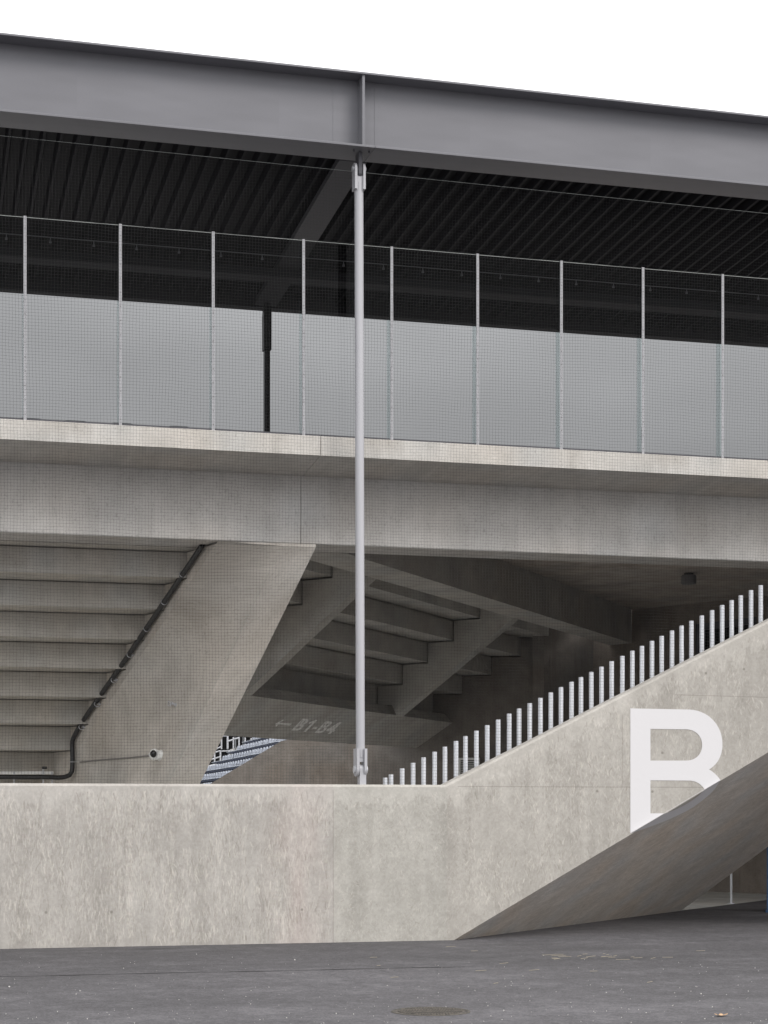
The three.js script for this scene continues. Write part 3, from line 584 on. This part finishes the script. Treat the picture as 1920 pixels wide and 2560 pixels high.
// ------------------------------------------------------------------ downpipe and small fittings on the raker
{
  const pipe = thing('downpipe', 'black plastic downpipe running down the left side of the leaning raker', 'pipe');
  const off = n1.clone().multiplyScalar(n1.z > 0 || n1.x < 0 ? 1 : -1); if (off.x > 0) off.negate(); off.multiplyScalar(.06);
  const on = (u, v) => onPl(u, v, P1, n1).add(off);
  const a = on(516, 1364), b = on(196, 1838), c = on(190, 1856), d = on(190, 1918), e = on(184, 1940);
  const back = e.clone().add(V(-5, -.03, 0));
  part(pipe, 'sloping_pipe', tube([a, a.clone().lerp(b, .5), b, c, c.clone().lerp(d, .5), d, d.clone().add(V(-.02, -.1, 0)), e.clone().add(V(-.1, -.02, 0)), e.clone().add(V(-.4, -.02, 0)), back], .037, 160, 16), M.black);
  for (const [u, v] of [[466, 1436.5], [420, 1506], [376, 1573], [334, 1638], [294, 1701], [252, 1761], [213, 1818], [190, 1905]]) {
    const p = on(u, v), dir = v > 1850 ? V(0, 1, 0) : b.clone().sub(a).normalize(), tor = new THREE.TorusGeometry(.042, .006, 8, 22);
    tor.applyQuaternion(new THREE.Quaternion().setFromUnitVectors(V(0, 0, 1), dir)); tor.translate(p.x, p.y, p.z);
    const arm = cyl(p, p.clone().addScaledVector(off, -1).add(V(.14, .01, .0)), .008, 8);
    part(pipe, 'clamp', merge([tor, arm]), M.galv);
  }
}
const W_ = std(.78, .78, .76, .45);
{
  const n = finAt(394, 1889).n, at = (u, v, o = 0) => finAt(u, v, o).p;
  const cam = thing('security_camera', 'white dome security camera fixed to the leaning concrete raker', 'camera');
  const c = at(394, 1889, .06), h = new THREE.SphereGeometry(.07, 24, 16); h.scale(1.15, 1.25, .9); h.translate(c.x + .015, c.y, c.z);
  part(cam, 'housing', merge([h, cyl(at(401, 1889, -.02), at(401, 1889, .05), .085, 24, .07)]), W_);
  const dm = new THREE.SphereGeometry(.047, 20, 14); dm.scale(1, 1.15, 1); dm.translate(c.x - .012, c.y + .012, c.z + .048); part(cam, 'dome', dm, new THREE.MeshStandardMaterial({ color: 0x08080a, roughness: .08 }));
  part(cam, 'gland', cyl(at(384, 1889, .03), at(378, 1888, .03), .014, 10), M.galv);
  single('cable_conduit', 'thin grey conduit running from the black downpipe to the dome camera', 'conduit', tube([at(203, 1905.5, .02), at(260, 1900, .02), at(320, 1895.5, .02), at(380, 1890, .02)], .011, 30, 8), std(.22, .21, .2, .7));
  const br = thing('wall_bracket', 'small open metal bracket bolted high on the leaning raker', 'bracket');
  const q = at(432, 1762), r = n.clone().cross(V(0, 1, 0)).normalize().negate(); if (r.x < 0) r.negate();
  const P = (x, y, o) => q.clone().addScaledVector(r, x).add(V(0, y, 0)).addScaledVector(n, o);
  part(br, 'frame', merge([[[0, .035], [.075, .02]], [[.075, .02], [.07, -.035]], [[.07, -.035], [-.012, -.02]], [[-.012, -.02], [0, .035]]].map(([a, b]) => cyl(P(...a, .07), P(...b, .07), .006, 8))), M.galv);
  part(br, 'foot', merge([cyl(P(.1, 0, -.01), P(.1, 0, .06), .02, 12), cyl(P(.07, -.01, .07), P(.12, .01, .05), .008, 8), cyl(P(.11, -.03, .0), P(.1, .03, .06), .007, 8)]), M.galv);
}
{
  const tr = thing('cable_tray', 'narrow white cable tray on short hangers above the black pipe', 'cable tray');
  const a = onZ(134, 1932, -7.9), y = a.y;
  part(tr, 'tray', rbox(-4, a.x, y - .028, y + .022, -7.96, -7.88, .006), W_);
  for (const u of [35, 108, 130]) { const x = onZ(u, 1932, -7.87).x; part(tr, 'hanger', box(x - .012, x + .012, y - .28, y + (u === 108 ? .07 : .01), -7.878, -7.86), M.galv); }
  const x = onZ(110, 1926, -7.9).x; part(tr, 'sensor', merge([rbox(x - .035, x + .045, y + .06, y + .1, -7.9, -7.82, .012)]), M.black);
}

// ------------------------------------------------------------------ fittings in the passage
{
  const nW = nOf(DW), nn = nW.z > 0 ? nW.clone() : nW.clone().negate(), rt = DW.clone().negate();
  const v = thing('louvre_vent', 'small white louvred vent low on the dark side wall behind the tubes', 'vent');
  const o = onPl(1149, 1897, PW, nW), w = .42, h = .5;
  const P = (x, y, q) => o.clone().addScaledVector(rt, x).add(V(0, y, 0)).addScaledVector(nn, q);
  const bar = (x0, x1, y0, y1, q0, q1) => prismG([P(x0, y0, q0), P(x1, y0, q0), P(x1, y1, q0), P(x0, y1, q0)], nn.clone().multiplyScalar(q1 - q0));
  part(v, 'backing', bar(0, w, -h, 0, .004, .012), M.black);
  part(v, 'frame', merge([bar(-.02, w + .02, -.03, .02, .003, .05), bar(-.02, .025, -h, -.031, .003, .05), bar(w - .025, w + .02, -h, -.031, .003, .05)]), W_);
  for (let y = -.075; y > -h; y -= .045) part(v, 'slat', prismG([P(.026, y, .014), P(w - .026, y, .014), P(w - .026, y + .018, .04), P(.026, y + .018, .04)].map(p => p), V(0, .005, 0)), W_);
  const l = thing('ceiling_lamp', 'dark round surface lamp under the passage ceiling', 'lamp');
  const c = onY(1722, 1433, CE); c.y = CE;
  const r = .13; part(l, 'housing', uvm(new THREE.LatheGeometry([[0, 0], [r * .9, 0], [r, .012], [r * 1.03, .03], [r * 1.03, .15], [r * .92, .165], [0, .165]].map(([x, y]) => new THREE.Vector2(x, y)), 36).toNonIndexed().translate(c.x, CE - .2, c.z)), std(.16, .16, .165, .5));
  part(l, 'mount', cyl(V(c.x, CE - .036, c.z), V(c.x, CE - .001, c.z), .085, 24), M.black);
}

// ------------------------------------------------------------------ things on the ground
{
  const m = thing('manhole_cover', 'round rusty ribbed manhole cover set in the asphalt', 'manhole cover');
  const c = onY(1077, 2529.5, 0); c.y = 0;
  const rust = noiseTex(256, (u, v) => { const l = (N16(u, v) - .5) * 60 + (N64(u, v) - .5) * 50; return [clamp(84 + l), clamp(80 + l * .9), clamp(75 + l * .8)]; }); rust.repeat.set(2, 2);
  const mat = new THREE.MeshStandardMaterial({ map: rust, roughness: .8, metalness: .2 });
  part(m, 'frame', uvm(new THREE.LatheGeometry([[.296, .002], [.3, .008], [.32, .008], [.326, .002]].map(([x, y]) => new THREE.Vector2(x, y)), 64).toNonIndexed().translate(c.x, 0, c.z)), mat);
  part(m, 'lid', uvm(new THREE.CylinderGeometry(.29, .29, .006, 64).toNonIndexed().translate(c.x, .002, c.z)), mat);
  const d = V(.55, 0, -.83).normalize(), s = V(.83, 0, .55).normalize();
  for (let k = -13; k <= 13; k++) { const t = k * .0205, L = Math.sqrt(Math.max(0, .27 * .27 - t * t)); if (L < .05) continue; const g = new THREE.BoxGeometry(.009, .006, L * 2); g.rotateY(Math.atan2(d.x, d.z)); g.translate(c.x + s.x * t, .008, c.z + s.z * t); part(m, 'rib', uvm(g), mat); }
}
{
  const c = onY(1803, 2541, 0), sh = new THREE.Shape(); let first = true;
  for (let i = 0; i <= 40; i++) { const a = i / 40 * Math.PI * 2, r = .03 + .028 * Math.pow(Math.abs(Math.cos(a * 2.5)), 1.5); sh[first ? 'moveTo' : 'lineTo'](Math.cos(a) * r, Math.sin(a) * r * .8); first = false; }
  const g = new THREE.ExtrudeGeometry(sh, { depth: .002, bevelEnabled: false }).toNonIndexed(); g.rotateX(-Math.PI / 2);
  const p = g.attributes.position; for (let i = 0; i < p.count; i++) { const x = p.getX(i), z = p.getZ(i); p.setY(i, p.getY(i) + .006 + 4.5 * x * x + 5 * z * z + .5 * x * z); } g.computeVertexNormals(); g.translate(c.x, 0, c.z);
  single('fallen_leaf', 'curled tan leaf lying on the asphalt', 'leaf', uvm(g), std(.52, .34, .2, .8));
}
{ // grit and straw
  const g = new THREE.InstancedMesh(new THREE.IcosahedronGeometry(1, 0), std(.45, .44, .42, .9), 340); g.name = 'grit'; g.userData = { kind: 'stuff', label: 'pale grit scattered over the asphalt', category: 'grit' };
  const m = new THREE.Matrix4(), q = new THREE.Quaternion();
  for (let i = 0; i < 340; i++) { const v = 2380 + 190 * Math.pow(rnd(), .7), p = onY(rr(-40, 1960), v, 0), s = rr(.002, .0055) * (rnd() < .08 ? 1.6 : 1); m.compose(V(p.x, s * .6, p.z), q.setFromEuler(new THREE.Euler(rnd() * 6, rnd() * 6, rnd() * 6)), V(s * rr(.8, 1.5), s * .7, s)); g.setMatrixAt(i, m); }
  g.castShadow = g.receiveShadow = true; scene.add(g);
  const st = new THREE.InstancedMesh(new THREE.BoxGeometry(1, .004, .006), std(.3, .27, .21, .9), 34); st.name = 'straw'; st.userData = { kind: 'stuff', label: 'dry straw bits strewn on the asphalt by the stair', category: 'straw' };
  for (let i = 0; i < 34; i++) { const p = i < 20 ? onY(rr(1360, 1600), rr(2376, 2400), 0) : onY(rr(900, 1800), rr(2365, 2460), 0); m.compose(V(p.x, .005, p.z), q.setFromEuler(new THREE.Euler(0, rr(-.2, .9), 0)), V(rr(.05, .2), 1, 1)); st.setMatrixAt(i, m); }
  scene.add(st);
}
{
  const p = onY(1828, 2260, 0), o = thing('slim_post', 'slim silver post standing on the concrete floor behind the stair', 'post');
  part(o, 'shaft', cyl(V(p.x, .01, p.z), V(p.x, 1.9, p.z), .02, 16), M.rod);
  part(o, 'base_plate', cyl(V(p.x, .004, p.z), V(p.x, .014, p.z), .07, 20), M.galv);
}
{
  const q = onY(1916.5, 2279, 0), o = thing('blue_board', 'blue framed board with a white panel at the back of the yard', 'board');
  const blue = std(.03, .09, .19, .5), r = V(.9, 0, .43).normalize(), P = (x, y, d = 0) => V(q.x + r.x * x - r.z * d, y, q.z + r.z * x + r.x * d);
  const bar = (x0, x1, y0, y1) => prismG([P(x0, y0), P(x1, y0), P(x1, y1), P(x0, y1)], V(-r.z, 0, r.x).multiplyScalar(.05));
  part(o, 'frame', merge([bar(0, .03, 0, 1.17), bar(1.1, 1.13, 0, 1.17), bar(.0305, 1.0995, .76, .8), bar(.0305, 1.0995, 1.13, 1.17)]), blue);
  part(o, 'lower_panel', bar(.0305, 1.0995, .12, .759), blue);
  part(o, 'white_panel', bar(.0305, 1.0995, .8005, 1.1295), W_);
  part(o, 'foot', prismG([P(-.02, 0, -.3), P(.05, 0, -.3), P(.05, 0, .3), P(-.02, 0, .3)], V(0, .03, 0)), blue);
}

// ------------------------------------------------------------------ end stand seen through the gap beside the raker
{
  const T = 85, rows = [], hd = head(3);
  const es = thing('end_stand', 'stepped concrete end stand seen through the gap, its dark roof added for shade', 'stand');
  for (let j = -1; j < 8; j++) { const p = atT(512 + 41 * j, 1944 - 27 * j, T); rows.push(p); }
  rows.forEach((p, j) => { const a = p.clone().addScaledVector(hd, 7), b = p.clone().addScaledVector(hd, -34), w = .8, y = p.y - .45;
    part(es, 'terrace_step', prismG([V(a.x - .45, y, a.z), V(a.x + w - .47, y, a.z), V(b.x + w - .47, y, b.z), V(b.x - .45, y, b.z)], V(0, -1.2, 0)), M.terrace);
    part(es, 'bench_rail', prismG([V(a.x - .08, y + .05, a.z), V(a.x + .1, y + .05, a.z), V(b.x + .1, y + .05, b.z), V(b.x - .08, y + .05, b.z)], V(0, .16, 0)), M.navy); });
  const q = atT(560, 1900, 150);
  part(es, 'back_wall', box(q.x - 40, q.x + 40, 0, 9.3, q.z - 1, q.z), M.cladding);
  part(es, 'added_roof_slab', box(q.x - 40, q.x + 40, 9.3, 9.8, q.z - 1, q.z + 34), M.cladding);  // unseen roof, added to shade the back wall below it
  part(es, 'added_shade_wall', box(q.x - 41, q.x - 40, 0, 9.8, q.z - 1, q.z + 34), M.cladding);  // unseen side wall, added to close off light under that roof
  const g = seatGeo();
  rows.forEach((p, j) => { for (let k = -8; k < 22; k++) { const s = p.clone().addScaledVector(hd, -k * .8);
    const dx = s.clone().sub(CAM), t = dx.dot(FW), u = 960 + FPX * dx.dot(RT) / t, v = HOR - FPX * dx.y / t;
    if (u < 495 || u > 715 || v < 1830 || v > 1975) continue;
    const o = seat(g, M.seat, 'light blue grey seat in a row of the far end stand seen through the gap', 'seats of the far end stand');
    o.position.set(s.x, s.y - .45, s.z); o.rotation.y = -Math.PI / 2 + rr(-.1, .1); o.scale.set(.72, .74, 1); } });
  // railing in front of it
  const rl = thing('steel_railing', 'grey steel railing frames beside the raker edge in the gap', 'railing');
  const A = (u, v) => atT(u, v, 93), s = zz(500, 1820, 220 / 1659);
  for (const [a, b, w] of [[[405, 170], [405, 400], .02], [[520, 150], [520, 400], .025], [[415, 150], [520, 150], .02], [[525, 250], [745, 180], .02], [[630, 170], [630, 390], .02], [[735, 180], [735, 440], .02], [[260, 465], [385, 430], .02], [[190, 600], [380, 545], .02], [[120, 735], [400, 660], .025], [[385, 430], [385, 680], .022], [[275, 470], [275, 700], .02], [[550, 430], [550, 560], .02], [[850, 180], [850, 340], .02], [[965, 190], [965, 300], .02], [[300, 400], [405, 350], .018]]) {
    part(rl, 'rail', cyl(A(...s(a)), A(...s(b)), w * 1.9, 8), M.galv);
  }
  { const top = [[-200, 800], [120, 742], [400, 668], [552, 640], [552, 402], [970, 288], [1100, 250]].map(p => A(...s(p)).addScaledVector(FW, .3)), g0 = top[0].clone().setY(0), g1 = top[top.length - 1].clone().setY(0);
    part(es, 'end_block', prismG([...top, g1, g0], FW.clone().multiplyScalar(1.5)), M.floor); }
  part(rl, 'drain_pipe', merge([cyl(A(...s([665, 170])), A(...s([670, 470])), .035, 12), cyl(A(...s([812, 170])), A(...s([812, 360])), .03, 12)]), std(.16, .17, .18, .5));
  part(rl, 'platform', prismG([A(...s([385, 425])), A(...s([630, 415])), A(...s([630, 432])), A(...s([385, 446]))], V(0, 0, -.8)), M.galv);
}

renderer.render(scene, camera);
